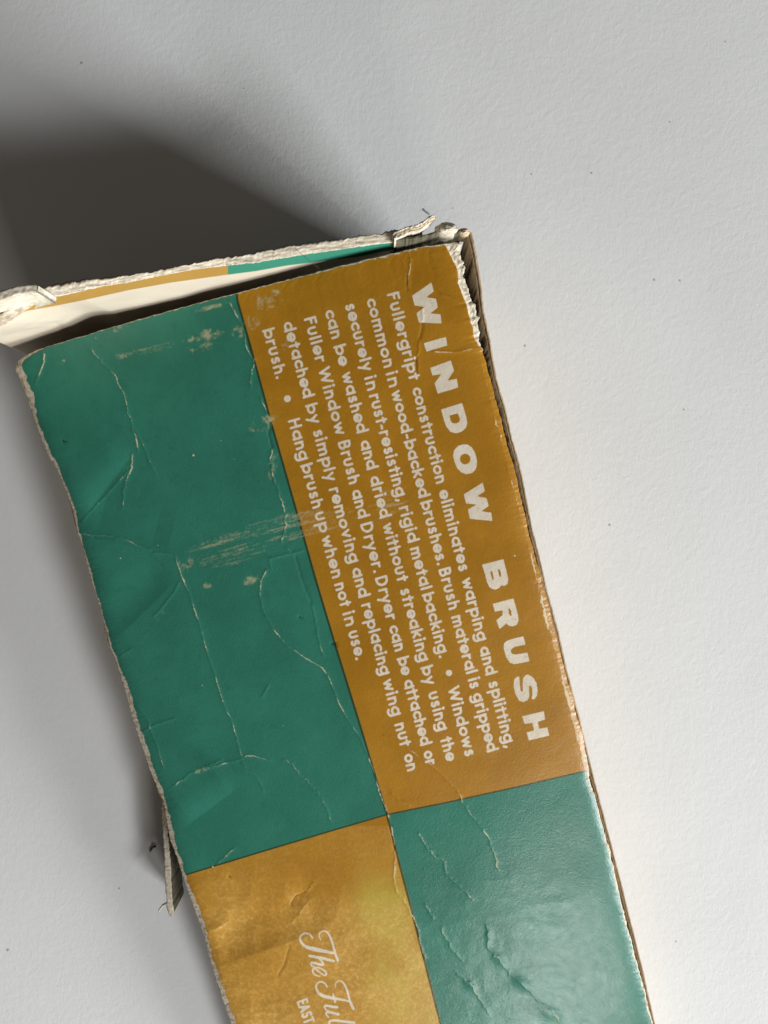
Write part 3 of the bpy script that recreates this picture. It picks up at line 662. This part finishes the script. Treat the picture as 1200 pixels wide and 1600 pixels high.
# shredded flap sticking out at the right end, in three plies, and the crushed corner
FL = np.array([(613, 364), (633, 355), (653, 350), (663, 344), (672, 337), (679, 335)], float); FLI = np.array([(617, 374), (640, 364), (656, 359), (669, 351), (676, 345), (681, 340)], float)
flap = None
for k in range(3):
    a, b = k / 3, (k + .78) / 3
    o_, i_ = FL * (1 - a) + FLI * a, FL * (1 - b) + FLI * b
    o = wall("torn_flap" if k == 0 else "ply", o_, i_, [57.5, 59 - k * .7, 60 - k * .8], [52, 54, 57], M_TORN if k != 1 else M_PLY, box if k == 0 else flap, .9, .5, 220 + 10 * k, 3, .25)
    if k == 0: flap = o
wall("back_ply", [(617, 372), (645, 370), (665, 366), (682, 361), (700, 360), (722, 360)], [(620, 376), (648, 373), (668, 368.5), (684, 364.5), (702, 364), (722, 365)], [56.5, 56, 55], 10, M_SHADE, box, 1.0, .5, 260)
# rounded lump of torn card
def lump(name, ox, oy, rx, ry, h, hz, seed, mat, parent):
    nr, nc = 14, 40
    th = np.linspace(0, 2 * np.pi, nc, endpoint=False); V = []
    for r in range(nr):
        f = r / (nr - 1); ph = f * np.pi / 2
        rr = np.cos(ph) * (1 + .12 * noise1(nc + 1, 4, seed)[:nc]) + .10 * noise1(nc, 2.5, seed + r)
        V.append(un(ox + rx * rr * np.cos(th), oy + ry * rr * np.sin(th), h - hz + hz * np.sin(ph) + .15 * noise1(nc, 3, seed + 40 + r)))
    V = np.stack(V); base = V[0].copy(); base[:, 2] -= .004; V = np.concatenate([base[None], V]); q = []
    nr += 1
    for r in range(nr - 1):
        i = np.arange(nc); q.append(np.stack([r * nc + i, r * nc + (i + 1) % nc, (r + 1) * nc + (i + 1) % nc, (r + 1) * nc + i], -1))
    return make_mesh(name, V.reshape(-1, 3), np.concatenate(q), mat, parent)
lump("crushed_corner", 698, 357.5, 17, 9.5, 58.5, 3.0, 300, M_TORN, box)

# right wall: two plies with a slit between them, a touch proud of the panel
def hr(y):   # panel height along its right edge
    tt = np.clip((np.asarray(y, float) - 373) / 1337, 0, 1); return D_CAM - 1 / (W_B * (1 - tt) + W_D * tt)
OW = np.array([(737, 362), (741, 378), (745, 397), (751, 434), (757, 487), (767, 534), (776, 590), (790, 637), (801, 686), (813, 729), (823, 778), (833, 829), (844, 871), (855, 921), (873, 986), (886, 1046), (905, 1117), (919, 1177), (943, 1270), (964, 1351), (985, 1435), (1004, 1511), (1024, 1600), (1051, 1712)], float)
nO = len(OW)
def off(P, d):
    tg = np.gradient(P, axis=0); nn = np.stack([-tg[:, 1], tg[:, 0]], 1); nn /= np.hypot(*nn.T)[:, None]; return P + nn * np.asarray(d)[:, None]
wtot = np.interp(OW[:, 1], [362, 430, 540, 700, 829, 921, 1100, 1300, 1712], [9, 8, 6.2, 5.4, 5.2, 5.6, 6, 5, 5])
hw = hr(OW[:, 1]) + np.interp(OW[:, 1], [362, 1000, 1712], [-1.0, -.9, -.7])
rw = wall("right_wall", OW, off(OW, wtot * .42), hw, .3, M_SIDE, box, 1.6, .25, 320, 3, .08)
in0 = wtot * .55 + noise1(nO, 2, 330) * .8
wall("inner_ply", off(OW, in0), off(OW, np.maximum(wtot, in0 + 1.2)), hw - .3 + noise1(nO, 2, 331) * .3, .3, M_BOARD, rw, 1.6, .3, 340, 3, .1)
lump("ragged_corner", 724, 362, 9, 5.5, 56.5, 2.0, 360, M_PLY, rw)

# left wall under the panel's torn edge, and the stub that has come away below
def hl(y):
    tt = np.clip((np.asarray(y, float) - 552) / 1308, 0, 1); return D_CAM - 1 / (W_A * (1 - tt) + W_C * tt)
yl = np.concatenate([[566], np.arange(580, 1281, 12)]); xl = np.interp(yl, LX[:, 0], LX[:, 1])
bulge = -1.2 * np.exp(-((yl - 800) / 28) ** 2) - 3.2 * np.exp(-((yl - 990) / 22) ** 2) - 1.2 * np.exp(-((yl - 1180) / 50) ** 2) - 1.8 * np.exp(-((yl - 1255) / 30) ** 2)
OL = np.stack([xl + 1.2 + bulge, yl + 1], 1)
lw = wall("left_wall", OL, OL + np.array([5.5, -1.5]), hl(yl) - 1.3, .3, M_BOARD, box, 1.6, .7, 400, 3, .3)
SO = [(252, 1262), (254, 1287), (255, 1313), (257, 1340), (257, 1367), (259, 1393), (261, 1420), (266, 1432)]
SI = [(257, 1262), (260, 1284), (263, 1315), (266, 1347), (267, 1373), (269, 1407), (271, 1424), (269, 1431)]
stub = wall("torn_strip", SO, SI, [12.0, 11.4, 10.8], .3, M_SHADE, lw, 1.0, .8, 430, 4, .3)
wall("torn_edge", SO, SI, [12.6, 12, 11.4], [12.0, 11.4, 10.8], M_TORN, stub, 1.0, .5, 430, 4, .15)
wall("stray_fibre", [(247, 1424), (249, 1419), (253, 1414), (261, 1410)], [(249, 1426), (251, 1421), (254, 1417), (261, 1413)], [11, 11.3, 11.8], [10.4, 10.8, 11.2], M_TORN, stub, .8, .3, 450, 2, .1)
# left corner piece joining end wall and left wall
P0, P1 = un(-118, 533, 74), un(26, 569, 32)
wall("corner_gusset", [(-118, 533), (-60, 540), (0, 560), (26, 569)], [(-112, 533), (-54, 538), (6, 556), (32, 566)], [72, 60, 46, 31.5], .3, M_BOARD, box, 2, .6, 470, 3, .3) if False else None

# floor of the carton and its far end
fl = un(*np.array([(60, 600), (700, 420), (1046, 1712), (442, 1860)], float).T, np.array([0., 0, 0, 0]))
def base_xy(px, py, h): p = un(px, py, h); return (p[0], p[1])
c4 = [base_xy(30, 575, 32), base_xy(735, 372, 59), base_xy(1046, 1712, 20), base_xy(442, 1860, 6)]
V = [(x, y, .0006) for x, y in c4] + [(x, y, .0011) for x, y in c4]
make_mesh("bottom_panel", V, [(3, 2, 1, 0), (4, 5, 6, 7), (0, 1, 5, 4), (1, 2, 6, 5), (2, 3, 7, 6), (3, 0, 4, 7)], M_BOARD, box, smooth=False)

# ------------------------------------------------------------------ small loose things
def thread(name, pts, r, mat, label, cat):
    q = spline(pts, 8); P = un(q[:, 0], q[:, 1], q[:, 2]); nc = 6; th = np.linspace(0, 2 * np.pi, nc, endpoint=False); V = []
    tg = np.gradient(P, axis=0); tg /= np.linalg.norm(tg, axis=1)[:, None]
    up = np.array([.1, .2, 1.0]); 
    for i, (p, d) in enumerate(zip(P, tg)):
        a = np.cross(d, up); a /= np.linalg.norm(a); b = np.cross(a, d); rr = r * (1 if 0 < i < len(P) - 1 else .3) * (.8 + .4 * rng.random())
        V.append(p + rr * (np.cos(th)[:, None] * a + np.sin(th)[:, None] * b))
    V = np.stack(V); n = len(V); q = []
    for i in range(n - 1):
        k = np.arange(nc); q.append(np.stack([i * nc + k, i * nc + (k + 1) % nc, (i + 1) * nc + (k + 1) % nc, (i + 1) * nc + k], -1))
    o = make_mesh(name, V.reshape(-1, 3), np.concatenate(q), mat)
    o["label"] = label; o["category"] = cat; return o
thread("hair", [(461, 388, 65.6), (477, 402, 65.4), (488, 411, 64.6), (498, 419, 63.5)], .00004, M_HAIR, "fine dark hair lying across the torn white end edge of the carton", "hair")
thread("lint_fleck", [(234, 1331, .25), (237, 1326, .35), (240, 1323, .5), (244, 1323, .25)], .00026, M_LINT, "dark grey curled lint fleck on the table beside the hanging torn strip", "lint")
thread("wood_splinter", [(660, 326, 66), (664, 330, 65.5), (671, 335, 64.6)], .0002, M_LINT, "tiny grey splinter poking from the tip of the torn flap", "splinter")
